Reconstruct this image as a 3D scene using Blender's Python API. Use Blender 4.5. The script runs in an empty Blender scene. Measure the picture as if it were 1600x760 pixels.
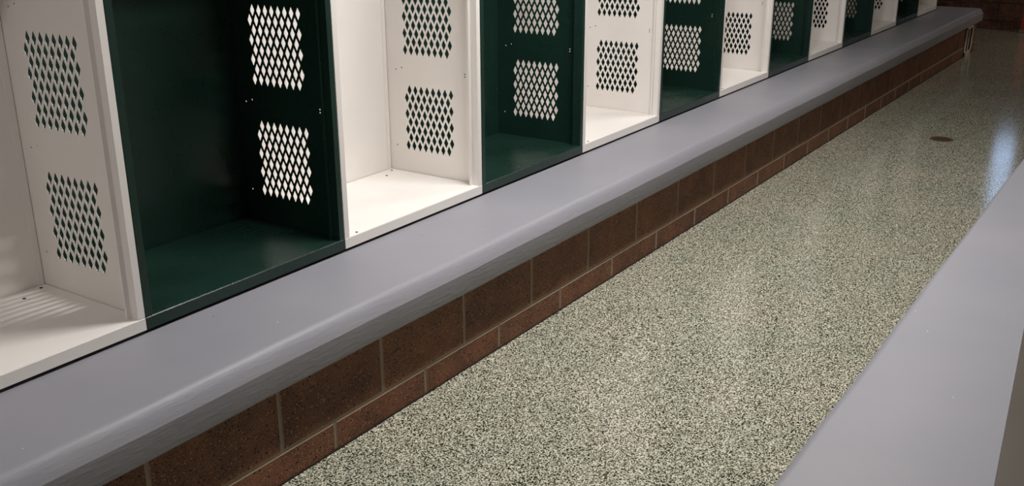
import bpy, bmesh, math, random
from mathutils import Matrix, Vector
C = bpy.context.scene
col = C.collection
random.seed(7)

# ------------------------------------------------------------------ camera
cam_d = bpy.data.cameras.new('camera')
cam = bpy.data.objects.new('camera', cam_d); col.objects.link(cam)
F_PX = 1574.7469
RR = [[0.5573607285, -0.8302620479, -0.0037349956],
      [0.2748245035, 0.1802429401, 0.9444490324],
      [0.7834669812, 0.5274252690, -0.3286366915]]
m = Matrix.Identity(4)
for i in range(3):
    m[i][0] = RR[0][i]; m[i][1] = RR[1][i]; m[i][2] = -RR[2][i]
m[0][3], m[1][3], m[2][3] = -1.46783, -2.13715, 1.49523
cam.matrix_world = m
cam_d.sensor_fit = 'HORIZONTAL'; cam_d.sensor_width = 36
cam_d.lens = F_PX * 36 / 1600
cam_d.clip_start = 0.02; cam_d.clip_end = 60
C.camera = cam

# ------------------------------------------------------------------ world, exposure, lamps
w = bpy.data.worlds.new('world'); C.world = w; w.use_nodes = True
w.node_tree.nodes['Background'].inputs[0].default_value = (0.8, 0.85, 1, 1)
w.node_tree.nodes['Background'].inputs[1].default_value = 0.3
C.view_settings.view_transform = 'Standard'
C.view_settings.look = 'None'
C.view_settings.gamma = 1
C.view_settings.use_curve_mapping = False
C.view_settings.exposure = 0.0
# ceiling lamps: x, y, watts, colour
LAMPS = [(1.4, -.84, 68, (1, 0.97, 0.955)), (3.9, -.84, 34, (1, 0.96, 0.935)), (9.9, -3.0, 24, (1, 0.88, 0.76)), (-1.9, -.84, 17, (1, 0.975, 0.965))]
LAMP_SIZE = (1.2, 0.12)
CEIL = 2.75
WINDOW_STRENGTH = 3.6

# ------------------------------------------------------------------ numbers
W = 0.7535          # locker width
DEP = 0.447         # locker depth
Z0 = 0.42           # locker underside
H = 1.83            # locker height
LIP = 0.035
N = 13              # lockers from index 0 (leftmost in view) to 12
BT = 0.41           # bench top
BF = -0.36          # bench front edge
BB = 0.293          # bench slab underside
BE = 9.46           # bench far end
YB = -0.32          # brick face
PX = 11.3           # end wall

# ------------------------------------------------------------------ node helpers
def srgb(*c):
    return tuple(((v/255)/12.92 if v/255 <= .04045 else ((v/255+.055)/1.055)**2.4) for v in c) + (1,)

class NT:
    def __init__(s, name):
        s.m = bpy.data.materials.new(name); s.m.use_nodes = True
        s.t = s.m.node_tree; s.n = s.t.nodes; s.b = s.n['Principled BSDF']
    def add(s, typ, ins=None, **kw):
        o = s.n.new(typ)
        for k, v in kw.items(): setattr(o, k, v)
        for k, v in (ins or {}).items():
            if hasattr(v, 'node'): s.t.links.new(v, o.inputs[k])
            else: o.inputs[k].default_value = v
        return o
    def pos(s):
        return s.add('ShaderNodeNewGeometry').outputs['Position']
    def objc(s):
        return s.add('ShaderNodeTexCoord').outputs['Object']
    def noise(s, vec, scale, detail=2, rough=.5):
        return s.add('ShaderNodeTexNoise', {'Vector': vec, 'Scale': scale, 'Detail': detail, 'Roughness': rough}).outputs['Fac']
    def ramp(s, fac, stops, interp='LINEAR'):
        r = s.add('ShaderNodeValToRGB', {'Fac': fac})
        r.color_ramp.interpolation = interp
        e = r.color_ramp.elements
        while len(e) < len(stops): e.new(0.5)
        for i, (p, c) in enumerate(stops): e[i].position = p; e[i].color = c if len(c) == 4 else (*c, 1)
        return r.outputs['Color']
    def mix(s, fac, a, b, blend='MIX'):
        o = s.n.new('ShaderNodeMix'); o.data_type = 'RGBA'; o.blend_type = blend
        for i, v in ((0, fac), (6, a), (7, b)):
            if hasattr(v, 'node'): s.t.links.new(v, o.inputs[i])
            else: o.inputs[i].default_value = v
        return o.outputs[2]
    def math(s, op, a, b=0.0):
        o = s.n.new('ShaderNodeMath'); o.operation = op
        for i, v in ((0, a), (1, b)):
            if hasattr(v, 'node'): s.t.links.new(v, o.inputs[i])
            else: o.inputs[i].default_value = v
        return o.outputs[0]
    def bump(s, h, strength, dist=.01):
        o = s.add('ShaderNodeBump', {'Height': h, 'Strength': strength, 'Distance': dist})
        s.t.links.new(o.outputs['Normal'], s.b.inputs['Normal'])
    def set(s, color=None, rough=None, metal=None, spec=None, coat=None):
        for k, v in (('Base Color', color), ('Roughness', rough), ('Metallic', metal), ('Specular IOR Level', spec), ('Coat Weight', coat)):
            if v is None: continue
            if hasattr(v, 'node'): s.t.links.new(v, s.b.inputs[k])
            else: s.b.inputs[k].default_value = v
        return s.m

def dots(t, vec, scale, size, keep):
    """sparse random dots as a 0..1 mask"""
    v = t.add('ShaderNodeTexVoronoi', {'Vector': vec, 'Scale': scale})
    d = t.math('LESS_THAN', v.outputs['Distance'], size)
    r = t.add('ShaderNodeSeparateColor', {'Color': v.outputs['Color']})
    k = t.math('LESS_THAN', r.outputs[0], keep)
    return t.math('MULTIPLY', d, k)

def paint(name, rgb, rgb2, rough, bumps=.04, speck=None, spec=.5, coat=0):
    t = NT(name); p = t.pos()
    c = t.mix(t.ramp(t.noise(p, 3, 3), [(.35, (0, 0, 0)), (.7, (1, 1, 1))]), srgb(*rgb), srgb(*rgb2))
    if speck:
        c = t.mix(dots(t, p, 28, .06, .12), c, srgb(*speck))
    t.bump(t.noise(p, 190, 2), bumps, .002)
    if speck: rough = t.math('ADD', .16, t.math('MULTIPLY', t.noise(p, 7, 3, .6), .26))
    return t.set(c, rough, spec=spec, coat=coat)

M = {}
M['white'] = paint('white_paint', (236, 231, 225), (239, 234, 229), .38, .08)
M['green'] = paint('green_paint', (23, 47, 39), (28, 53, 45), .26, .10, speck=(70, 100, 88))
M['hole'] = NT('dark_hole').set(srgb(22, 20, 18), .8)
M['gap_screw_black'] = NT('dark_gap_and_screw').set(srgb(14, 13, 13), .9)  # near-black for the gap under the lockers and the green lockers' screws

def bench_mat():
    t = NT('grey_bench_paint'); p = t.pos()
    c = t.mix(t.ramp(t.noise(p, 2.2, 3), [(.3, (0, 0, 0)), (.7, (1, 1, 1))]), srgb(141, 141, 148), srgb(148, 147, 153))
    c = t.mix(dots(t, p, 17, .035, .35), c, srgb(215, 215, 218))
    c = t.mix(dots(t, t.add('ShaderNodeVectorMath', {0: p, 1: (3.3, 1.7, .4)}).outputs[0], 13, .03, .4), c, srgb(85, 83, 86))
    st = t.add('ShaderNodeMapping', {'Vector': p, 'Scale': (14, 70, 70)})
    n2 = t.ramp(t.noise(st.outputs[0], 1.3, 3), [(.45, (0, 0, 0)), (.75, (1, 1, 1))])
    # roughly trowelled vertical face: weight by |normal.y|
    g = t.add('ShaderNodeNewGeometry')
    sx = t.add('ShaderNodeSeparateXYZ', {'Vector': g.outputs['Normal']})
    face = t.math('ABSOLUTE', sx.outputs[1])
    pit = dots(t, p, 45, .12, .10)
    h = t.math('SUBTRACT', t.math('MULTIPLY', t.math('MULTIPLY', n2, face), .5), t.math('MULTIPLY', pit, face))
    h = t.math('ADD', h, t.math('MULTIPLY', t.noise(p, 160, 2), .12))
    t.bump(h, .22, .004)
    return t.set(c, .48, spec=.4)
M['bench'] = bench_mat()

def floor_mat():
    t = NT('flake_epoxy_floor'); p = t.pos()
    warp = t.add('ShaderNodeTexNoise', {'Vector': p, 'Scale': 95.0, 'Detail': 1.0})
    off = t.add('ShaderNodeVectorMath', {0: warp.outputs['Color'], 1: (.012, .012, .012)}, operation='MULTIPLY').outputs[0]
    q = t.add('ShaderNodeVectorMath', {0: p, 1: off}).outputs[0]
    n = t.noise(q, 218, 2, .55)
    c = t.ramp(n, [(.41, srgb(26, 32, 24)), (.475, srgb(94, 99, 83)), (.515, srgb(188, 188, 170)), (.58, srgb(240, 240, 228))])
    big = t.ramp(t.noise(p, 2.6, 4, .6), [(.3, srgb(212, 214, 203)), (.7, srgb(233, 226, 214))])
    c = t.mix(.85, c, big, 'MULTIPLY')
    c = t.mix(t.math('MULTIPLY', dots(t, p, 70, .28, .14), .55), c, srgb(120, 92, 74))
    t.bump(t.math('ADD', t.math('MULTIPLY', n, .35), t.noise(p, 26, 2)), .07, .004)
    lo = t.noise(p, 30, 2)
    return t.set(c, t.math('ADD', .07, t.math('MULTIPLY', lo, .08)), spec=.5)
M['floor'] = floor_mat()

def brick_mat(name='ground_face_block', a=(116, 79, 61), b=(144, 101, 76)):
    t = NT(name); p = t.pos()
    at = t.add('ShaderNodeAttribute', attribute_name='tone').outputs['Fac']
    c = t.mix(at, srgb(*a), srgb(*b))
    g = t.noise(p, 260, 3, .7)
    c = t.mix(t.ramp(g, [(.42, (1, 1, 1)), (.56, (0, 0, 0))]), c, srgb(54, 32, 27))
    c = t.mix(t.ramp(t.noise(p, 9, 3), [(.35, (0, 0, 0)), (.75, (.45, .45, .45))]), c, srgb(160, 108, 76))
    c = t.mix(dots(t, p, 150, .32, .13), c, srgb(190, 142, 106))
    c = t.mix(dots(t, p, 110, .36, .14), c, srgb(40, 24, 20))
    t.bump(g, .35, .003)
    return t.set(c, .62, spec=.3)
M['block'] = brick_mat()
M['block_dark'] = brick_mat('darkened_block', (74, 52, 44), (82, 58, 48))  # darker copy of the block, so the lamp-lit end wall stays dark
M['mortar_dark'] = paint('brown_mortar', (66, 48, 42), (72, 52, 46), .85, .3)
M['mortar'] = paint('mortar', (150, 134, 114), (164, 148, 128), .85, .3)
M['taupe'] = paint('taupe_paint', (78, 71, 62), (84, 76, 67), .45, .05)
M['wall'] = paint('wall_paint', (205, 200, 190), (210, 205, 196), .6)
M['ceil'] = paint('ceiling_tile', (190, 188, 182), (198, 195, 190), .8)
M['chrome'] = NT('zinc_screw').set(srgb(120, 115, 108), .35, .9)
M['iron'] = paint('rusty_iron', (74, 50, 40), (92, 62, 50), .6, .3)
M['vent'] = paint('vent_enamel', (200, 190, 178), (208, 198, 186), .4)
M['dark'] = NT('duct_dark').set(srgb(16, 13, 12), .9)
M['red'] = paint('orange_red_paint', (150, 44, 22), (162, 50, 26), .4)
M['grey'] = paint('grey_foot', (110, 104, 100), (118, 112, 106), .5)
M['lampbody'] = paint('lamp_body', (225, 225, 225), (228, 228, 228), .4)

def emis(name, c, s):
    t = NT(name); t.b.inputs['Emission Color'].default_value = (*c, 1)
    t.b.inputs['Emission Strength'].default_value = s
    return t.set((.8, .8, .8, 1), .5)
M['daylight'] = emis('daylight_pane', (.42, .62, 1), WINDOW_STRENGTH)

# ------------------------------------------------------------------ mesh helpers
def box(bm, x0, x1, y0, y1, z0, z1, bev=0, mi=0, seg=2):
    r = bmesh.ops.create_cube(bm, size=1)
    vs = r['verts']
    bmesh.ops.scale(bm, vec=(abs(x1-x0), abs(y1-y0), abs(z1-z0)), verts=vs)
    bmesh.ops.translate(bm, vec=((x0+x1)/2, (y0+y1)/2, (z0+z1)/2), verts=vs)
    fs = {f for v in vs for f in v.link_faces}
    for f in fs: f.material_index = mi
    if bev:
        es = list({e for v in vs for e in v.link_edges})
        bmesh.ops.bevel(bm, geom=es, offset=bev, segments=seg, affect='EDGES', profile=.5)
def cyl(bm, c, r, h, axis='Z', seg=24, mi=0):
    rot = {'Z': Matrix.Identity(4), 'Y': Matrix.Rotation(math.pi/2, 4, 'X'), 'X': Matrix.Rotation(math.pi/2, 4, 'Y')}[axis]
    r_ = bmesh.ops.create_cone(bm, cap_ends=True, segments=seg, radius1=r, radius2=r*.96, depth=h, matrix=Matrix.Translation(c) @ rot)
    for f in {f for v in r_['verts'] for f in v.link_faces}: f.material_index = mi
def mesh(name, bm, mats, smooth=False):
    me = bpy.data.meshes.new(name)
    bm.normal_update(); bm.to_mesh(me); bm.free()
    for k in ([mats] if isinstance(mats, str) else mats): me.materials.append(M[k])
    if smooth:
        for p in me.polygons: p.use_smooth = True
    return me
def obj(name, bm, mats, parent=None, smooth=False):
    me = bm if isinstance(bm, bpy.types.Mesh) else mesh(name, bm, mats, smooth)
    o = bpy.data.objects.new(name, me); col.objects.link(o)
    if parent: o.parent = parent
    return o
def tag(o, label, cat, group=None, kind=None):
    o['label'] = label; o['category'] = cat
    if group: o['group'] = group
    if kind: o['kind'] = kind
    return o
def struct(o):
    o['kind'] = 'structure'; return o
def thing(name, label, cat, loc, group=None):
    o = bpy.data.objects.new(name, None); col.objects.link(o)
    o.empty_display_size = .1; o.location = loc
    return tag(o, label, cat, group)

# ------------------------------------------------------------------ the room
b = bmesh.new(); box(b, -4, PX+.2, -5, 1.2, -.1, 0); struct(obj('floor', b, 'floor'))
b = bmesh.new(); box(b, -4, PX+.2, -5, 1.2, CEIL, CEIL+.1); struct(obj('ceiling', b, 'ceil'))
b = bmesh.new(); box(b, -4, PX, .47, .62, 0, CEIL); struct(obj('wall_left', b, 'wall'))
b = bmesh.new(); box(b, -4, PX, -4.6, -4.45, 0, CEIL); struct(obj('wall_right', b, 'wall'))
b = bmesh.new(); box(b, -4.1, -3.95, -4.6, .62, 0, CEIL); struct(obj('wall_back', b, 'wall'))

def block_wall(name, axis, face, a0, a1, courses, phase, depth, toward, mats=('mortar', 'block'), joint=.011, L=.4064, skip=None):
    """courses: list of (z0, z1, phase). axis 'X': runs along x with its face at y=face looking to `toward`."""
    b = bmesh.new()
    lay = None
    def put(u0, u1, z0, z1, dep, mi, bev):
        y0, y1 = (face, face - toward*dep)
        if axis == 'X': box(b, u0, u1, min(y0, y1), max(y0, y1), z0, z1, bev, mi, 1)
        else: box(b, min(y0, y1), max(y0, y1), u0, u1, z0, z1, bev, mi, 1)
    zt = max(c[1] for c in courses)
    f0 = face
    face = f0 - toward*.0022
    put(a0+.001, a1-.001, 0, zt, depth-.004, 0, 0)
    face = f0
    tones = []
    for (z0, z1, ph) in courses:
        k = math.floor((a0-ph)/L)
        while ph+k*L < a1:
            u0 = max(a0, ph+k*L+joint/2); u1 = min(a1, ph+(k+1)*L-joint/2)
            if u1-u0 > .02:
                n0 = len(b.verts)
                put(u0, u1, z0 + (joint/2 if z0 > 0 else 0), z1-joint/2, depth, 1, .0016)
                tones.append((n0, len(b.verts), random.random()))
            k += 1
    b.verts.ensure_lookup_table()
    me = mesh(name, b, list(mats))
    at = me.attributes.new('tone', 'FLOAT', 'POINT')
    vals = [0.0]*len(me.vertices)
    for n0, n1, t in tones:
        for i in range(n0, min(n1, len(vals))): vals[i] = t
    at.data.foreach_set('value', vals)
    return me

# end wall of brown block, colour darkened to offset the lamp light, with a daylight window high up out of frame
XB = -0.268
cs = []
z = -.111
k = 0
while z < CEIL:
    cs.append((max(0, z), min(CEIL, z+.2032), .2*(k % 2))); z += .2032; k += 1
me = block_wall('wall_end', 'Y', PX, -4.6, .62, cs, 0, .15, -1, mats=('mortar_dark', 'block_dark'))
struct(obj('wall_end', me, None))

def window(name, y0, y1, z0, z1, n):
    b = bmesh.new(); x = PX
    fr = .05
    box(b, x-.03, x+.01, y0-fr, y1+fr, z0-fr, z0); box(b, x-.03, x+.01, y0-fr, y1+fr, z1, z1+fr)
    box(b, x-.03, x+.01, y0-fr, y0, z0, z1); box(b, x-.03, x+.01, y1, y1+fr, z0, z1)
    for i in range(1, n):
        zz = z0+(z1-z0)*i/n; box(b, x-.028, x+.008, y0, y1, zz-.07, zz+.07)
    o = struct(obj(name, b, 'vent'))
    b = bmesh.new(); box(b, x-.012, x-.006, y0, y1, z0, z1); obj('pane', b, 'daylight', o)
window('window_1', -.60, -.40, 1.32, 2.06, 3)

# ------------------------------------------------------------------ ceiling lamps (above the frame)
for i, (x, y, e, c) in enumerate(LAMPS):
    t = thing('ceiling_lamp', ['white ceiling strip lamp above the nearest open lockers', 'white ceiling strip lamp above the middle of the locker row',
        'white ceiling strip lamp near the brown end wall', 'white ceiling strip lamp at the camera end of the room'][i], 'lamp', (x, y, CEIL), 'ceiling lamps')
    b = bmesh.new(); a, d = LAMP_SIZE[0]/2, LAMP_SIZE[1]/2
    box(b, -a-.04, a+.04, -d-.04, -d, -.05, 0); box(b, -a-.04, a+.04, d, d+.04, -.05, 0)
    box(b, -a-.04, -a, -d, d, -.05, 0); box(b, a, a+.04, -d, d, -.05, 0); box(b, -a, a, -d, d, -.015, 0)
    obj('lamp_frame', b, 'lampbody', t)
    ld = bpy.data.lights.new('lamp_light', 'AREA'); ld.shape = 'RECTANGLE'; ld.size, ld.size_y = LAMP_SIZE
    ld.energy = e; ld.color = c
    lo = bpy.data.objects.new('lamp_light', ld); col.objects.link(lo); lo.parent = t; lo.location = (0, 0, -.045)

# ------------------------------------------------------------------ benches
def slab(name, x0, x1, yback, yfront, z0, z1, parent, r=.046, back_r=.004, ry=.96, skew=None):
    """concrete slab with a rounded front nosing; front towards yfront"""
    s = 1 if yfront > yback else -1
    prof = [(yback, z0), (yfront-s*.006, z0), (yfront-s*.0015, z0+.0018), (yfront, z0+.007)]
    D = r*ry; y1 = .50*r
    for i in range(0, 11):
        u = i/10
        prof.append((yfront - s*(2*u*(1-u)*y1 + u*u*D), z1 - r + 2*u*(1-u)*r + u*u*r))
    prof += [(yback+s*back_r, z1), (yback+s*back_r*.3, z1-back_r*.3), (yback, z1-back_r)]
    n = len(prof)
    cy = (yback+yfront)/2; cz = (z0+z1)/2
    st = []
    er = .03
    for i in range(7):
        a = math.pi/2*i/6; st.append((x0+er-er*math.cos(a), er*(1-math.sin(a))))
    K = 60
    for i in range(1, K): st.append((x0+er+(x1-x0-2*er)*i/K, 0))
    for i in range(6, -1, -1):
        a = math.pi/2*i/6; st.append((x1-er+er*math.cos(a), er*(1-math.sin(a))))
    bm = bmesh.new(); rows = []
    for x, ins in st:
        row = []
        for (y, z) in prof:
            yy = y - (ins*.8 if y > cy else -ins*.8) if abs(y-cy) > ins else y
            zz = z - ins*.7 if z > cz else z
            # hand-poured waviness of the nosing
            wv = .0012*math.sin(x*5.1)+.0009*math.sin(x*11.7+1)
            if abs(y-yfront) < r and z > z0+.001: yy += wv; zz += wv*.4 if z > cz else 0
            if skew and abs(y-yback) < .01: yy += skew(x)
            row.append(bm.verts.new((x, yy, zz)))
        rows.append(row)
    for a, c in zip(rows[:-1], rows[1:]):
        for i in range(n):
            j = (i+1) % n
            f = bm.faces.new((a[i], a[j], c[j], c[i])); f.smooth = True
    bm.faces.new(rows[0]); bm.faces.new(rows[-1][::-1])
    bmesh.ops.recalc_face_normals(bm, faces=bm.faces)
    for e in bm.edges:
        if len(e.link_faces) == 2 and e.calc_face_angle(0) > .3: e.smooth = False
    return obj(name, bm, 'bench', parent)

t = thing('bench', 'long grey bench on a brown block base running in front of the lockers', 'bench', (0, 0, 0))
slab('bench_top', -3.0, BE, .465, BF, BB, BT, t)
me = block_wall('block_base', 'X', YB, -2.9, 9.42, [(0, .092, XB+.1987), (.092, .292, XB)], 0, .70, -1)
o = obj('block_base', me, None, t); o['label'] = 'brown speckled block base with pale mortar joints'
b = bmesh.new(); box(b, -2.9, 9.42, YB-.003, YB+.01, 0, .004); obj('dark_seam_strip', b, 'dark', t)  # dark strip painting in the dark gap between blocks and floor

t = thing('bench', 'grey bench in the lower right corner, only its top in view', 'bench', (0, -1.78, 0))
SK = lambda x: min(.06, .083*(x-.87)) if x < 1.6 else .06
o = slab('bench_top', -3.0, 9.4, -1.934, -1.60, BB, BT, t, r=.03, back_r=.0015, skew=SK); o.location = (0, 1.78, 0)
me = block_wall('block_base', 'X', -1.64, -2.9, 9.36, [(0, .092, XB+.1), (.092, .292, XB-.1)], 0, .28, 1)
o = obj('block_base', me, None, t); o.location = (0, 1.78, 0)
b = bmesh.new()
pts = [(-3, -2.7), (9.4, -2.7), (9.4, -1.8735), (1.6, -1.8735)] + [(x, -1.9335+SK(x)) for x in (1.2, .8, .4, 0, -1, -2, -3)]
lo = [b.verts.new((x, y, 0)) for x, y in pts]; hi = [b.verts.new((x, y, .4085)) for x, y in pts]
b.faces.new(hi); b.faces.new(lo[::-1])
for i in range(len(pts)):
    j = (i+1) % len(pts); b.faces.new((lo[i], lo[j], hi[j], hi[i]))
bmesh.ops.recalc_face_normals(b, faces=b.faces)
struct(obj('trim_1', b, 'taupe'))

# ------------------------------------------------------------------ perforated panel mesh
def perforated(name, mats):
    """side sheet in the y-z plane, thin along x, three blocks of staggered diamond holes"""
    cu = bpy.data.curves.new(name, 'CURVE'); cu.dimensions = '2D'; cu.fill_mode = 'BOTH'; cu.extrude = .0003
    def poly(pts):
        s = cu.splines.new('POLY'); s.points.add(len(pts)-1)
        for i, (x, y) in enumerate(pts): s.points[i].co = (x, y, 0, 1)
        s.use_cyclic_u = True
    poly([(.002, .0), (DEP, .0), (DEP, H), (.002, H)])
    pitch = .02845; dz = .0311; hh = .0187; hw = .0094
    for ztop in (.7985, .7985+.3705, .7985+.3705*2+.20, .7985+.3705*3+.20):
        for r in range(8):
            zc = ztop - hh - r*dz - Z0
            y1 = .3362 + (.0146 if r % 2 else 0)
            for k in range(8):
                y = y1 - k*pitch
                e = .0016
                poly([(y-e*.5, zc-hh), (y+e*.5, zc-hh), (y+hw, zc-e*1.2), (y+hw, zc+e*1.2), (y+e*.5, zc+hh), (y-e*.5, zc+hh), (y-hw, zc+e*1.2), (y-hw, zc-e*1.2)])
    for (y, z) in ((.401, .855), (.372, .8635), (.071, .8645), (.071, .8545), (.408, .557), (.401, 1.225), (.372, 1.2335), (.071, 1.2345), (.071, 1.2245)):
        z -= Z0; s = .0030
        poly([(y+s*math.cos(i*math.pi/3), z+s*math.sin(i*math.pi/3)) for i in range(6)])
    co = bpy.data.objects.new(name, cu); col.objects.link(co)
    dg = bpy.context.evaluated_depsgraph_get()
    me = bpy.data.meshes.new_from_object(co.evaluated_get(dg))
    me.name = name
    # (x, y, z) of the curve -> (z, x, y)
    me.transform(Matrix(((0, 0, 1, 0), (1, 0, 0, 0), (0, 1, 0, 0), (0, 0, 0, 1))))
    bpy.data.objects.remove(co); bpy.data.curves.remove(cu)
    me.materials.clear(); me.materials.append(M[mats])
    return me

def make_locker(kind, label, group):
    root = thing('open_locker', label, 'locker', (0, 0, Z0), group)
    def part(name, fn, mat=kind, bev=0):
        b = bmesh.new(); fn(b); return obj(name, b, mat, root)
    pm = perforated('side_panel', kind)
    l = obj('side_panel', pm, None, root); l.location = (.0007, 0, 0)
    r = obj('side_panel', pm, None, root); r.location = (W-.0007, 0, 0)
    def frame(b):
        for s in (0, 1):
            fx = (lambda a, c: (W-c, W-a)) if s else (lambda a, c: (a, c))
            x0, x1 = fx(.0010, .0225); box(b, x0, x1, -.0005, .0015, LIP, H-.001, .0006, seg=1)
            x0, x1 = fx(.0205, .0225); box(b, x0, x1, .0015, .026, LIP, H-.03)
            x0, x1 = fx(.0205, .0355); box(b, x0, x1, .026, .028, LIP, H-.03)
            x0, x1 = fx(.0335, .0355); box(b, x0, x1, .028, .033, LIP, H-.03)
        box(b, .0225, W-.0225, -.0005, .0015, H-.03, H-.001)
    part('front_frame', frame)
    def base(b):
        box(b, .001, W-.0006, -.001, .0012, 0.0, LIP-.0015, .0008, seg=1)
        box(b, .003, W-.003, 0.0, DEP-.002, LIP-.0025, LIP, .0004, seg=1)
        box(b, .003, W-.003, DEP-.006, DEP-.002, 0, LIP)
    part('base_tray', base)
    part('back_panel', lambda b: (box(b, .003, W-.003, DEP-.002, DEP, 0, H), box(b, W-.022, W-.003, DEP-.004, DEP-.002, LIP, H)))
    def shelf(b):
        box(b, .004, W-.004, .03, DEP-.003, 1.275, 1.277); box(b, .004, W-.004, .03, .032, 1.253, 1.275)
    part('shelf', shelf)
    part('top_panel', lambda b: box(b, .001, W-.001, -.0005, DEP, H, H+.002))
    b = bmesh.new()
    box(b, .004, W-.004, .024, DEP-.01, -.0095, 0)
    obj('dark_gap_base', b, 'gap_screw_black', root)  # added near-black base, its colour stands in for the dark gap underneath
    for (sx, sy) in ((.07, .013), (W-.028, .42), (W-.10, .385)):
        b = bmesh.new(); cyl(b, (sx, sy, LIP+.0006), .0045, .0016, seg=10)
        obj('screw', b, 'hole' if kind == 'white' else 'gap_screw_black', root)
    return root

LAB = {
 0: 'white open locker, leftmost in the photo and cut off by its left edge',
 1: 'dark green open locker, leftmost and largest of the green ones',
 2: 'white open locker between the two largest green lockers, nearest one showing a full floor',
 3: 'dark green open locker, second green one counted from the left',
 4: 'white open locker, third white one counted from the left',
 5: 'dark green open locker, third green one counted from the left',
 6: 'white open locker, fourth white one counted from the left',
 7: 'dark green open locker, fourth green one counted from the left',
 8: 'white open locker, fifth white one counted from the left',
 9: 'dark green open locker, second green one counted from the far end of the row',
 10: 'white open locker, next to last white one towards the far end of the row',
 11: 'dark green open locker, last green one at the far end of the row',
 12: 'white open locker ending the row at the far end of the bench',
}
protos = {}
for n in range(N):
    kind = 'green' if n % 2 else 'white'
    group = 'open lockers with perforated sides on the grey bench'
    if kind not in protos:
        root = protos[kind] = make_locker(kind, LAB[n], group)
    else:
        src = protos[kind]
        root = src.copy(); col.objects.link(root)
        for ch in src.children:
            c = ch.copy(); col.objects.link(c); c.parent = root
    root['label'] = LAB[n]
    root.location = ((n-1)*W, 0, Z0)

# ------------------------------------------------------------------ floor vent in the block base
VX0, VX1, VZ1 = 8.90, 9.20, .285
t = thing('vent_grille', 'small pale metal vent grille in the block base near the bench end', 'vent', (VX0, YB-.005, 0))
b = bmesh.new()
box(b, 0, .025, -.012, 0, 0, VZ1, .002); box(b, VX1-VX0-.03, VX1-VX0, -.012, 0, 0, VZ1, .002)
box(b, 0, VX1-VX0, -.012, 0, 0, .045, .002); box(b, 0, VX1-VX0, -.012, 0, VZ1-.025, VZ1, .002)
box(b, .125, .145, -.010, 0, .04, VZ1-.02, .001)
obj('vent_frame', b, 'vent', t)
b = bmesh.new(); box(b, .02, VX1-VX0-.02, -.004, 0, .04, VZ1-.02); obj('backing', b, 'dark', t)

# ------------------------------------------------------------------ floor drain
t = thing('floor_drain', 'small round rusty drain cover set in the speckled floor', 'drain', (5.263, -.904, 0))
b = bmesh.new()
bmesh.ops.create_cone(b, cap_ends=True, segments=40, radius1=.072, radius2=.070, depth=.003, matrix=Matrix.Translation((0, 0, .0015)))
obj('drain_cover', b, 'iron', t)
b = bmesh.new()
for i in range(-3, 4):
    L_ = math.sqrt(max(0, .056**2-(i*.016)**2)); box(b, i*.016-.003, i*.016+.003, -L_, L_, .0028, .0034)
obj('drain_slots', b, 'dark', t)

# ------------------------------------------------------------------ red post at the end wall
t = thing('post', 'orange red post with grey foot by the brown end wall at the right edge', 'post', (11.15, -.53, 0))
b = bmesh.new(); box(b, -.04, .04, -.04, .04, .035, .6, .006); obj('shaft', b, 'red', t)
b = bmesh.new(); box(b, -.05, .05, -.05, .05, 0, .035, .005); obj('foot', b, 'grey', t)
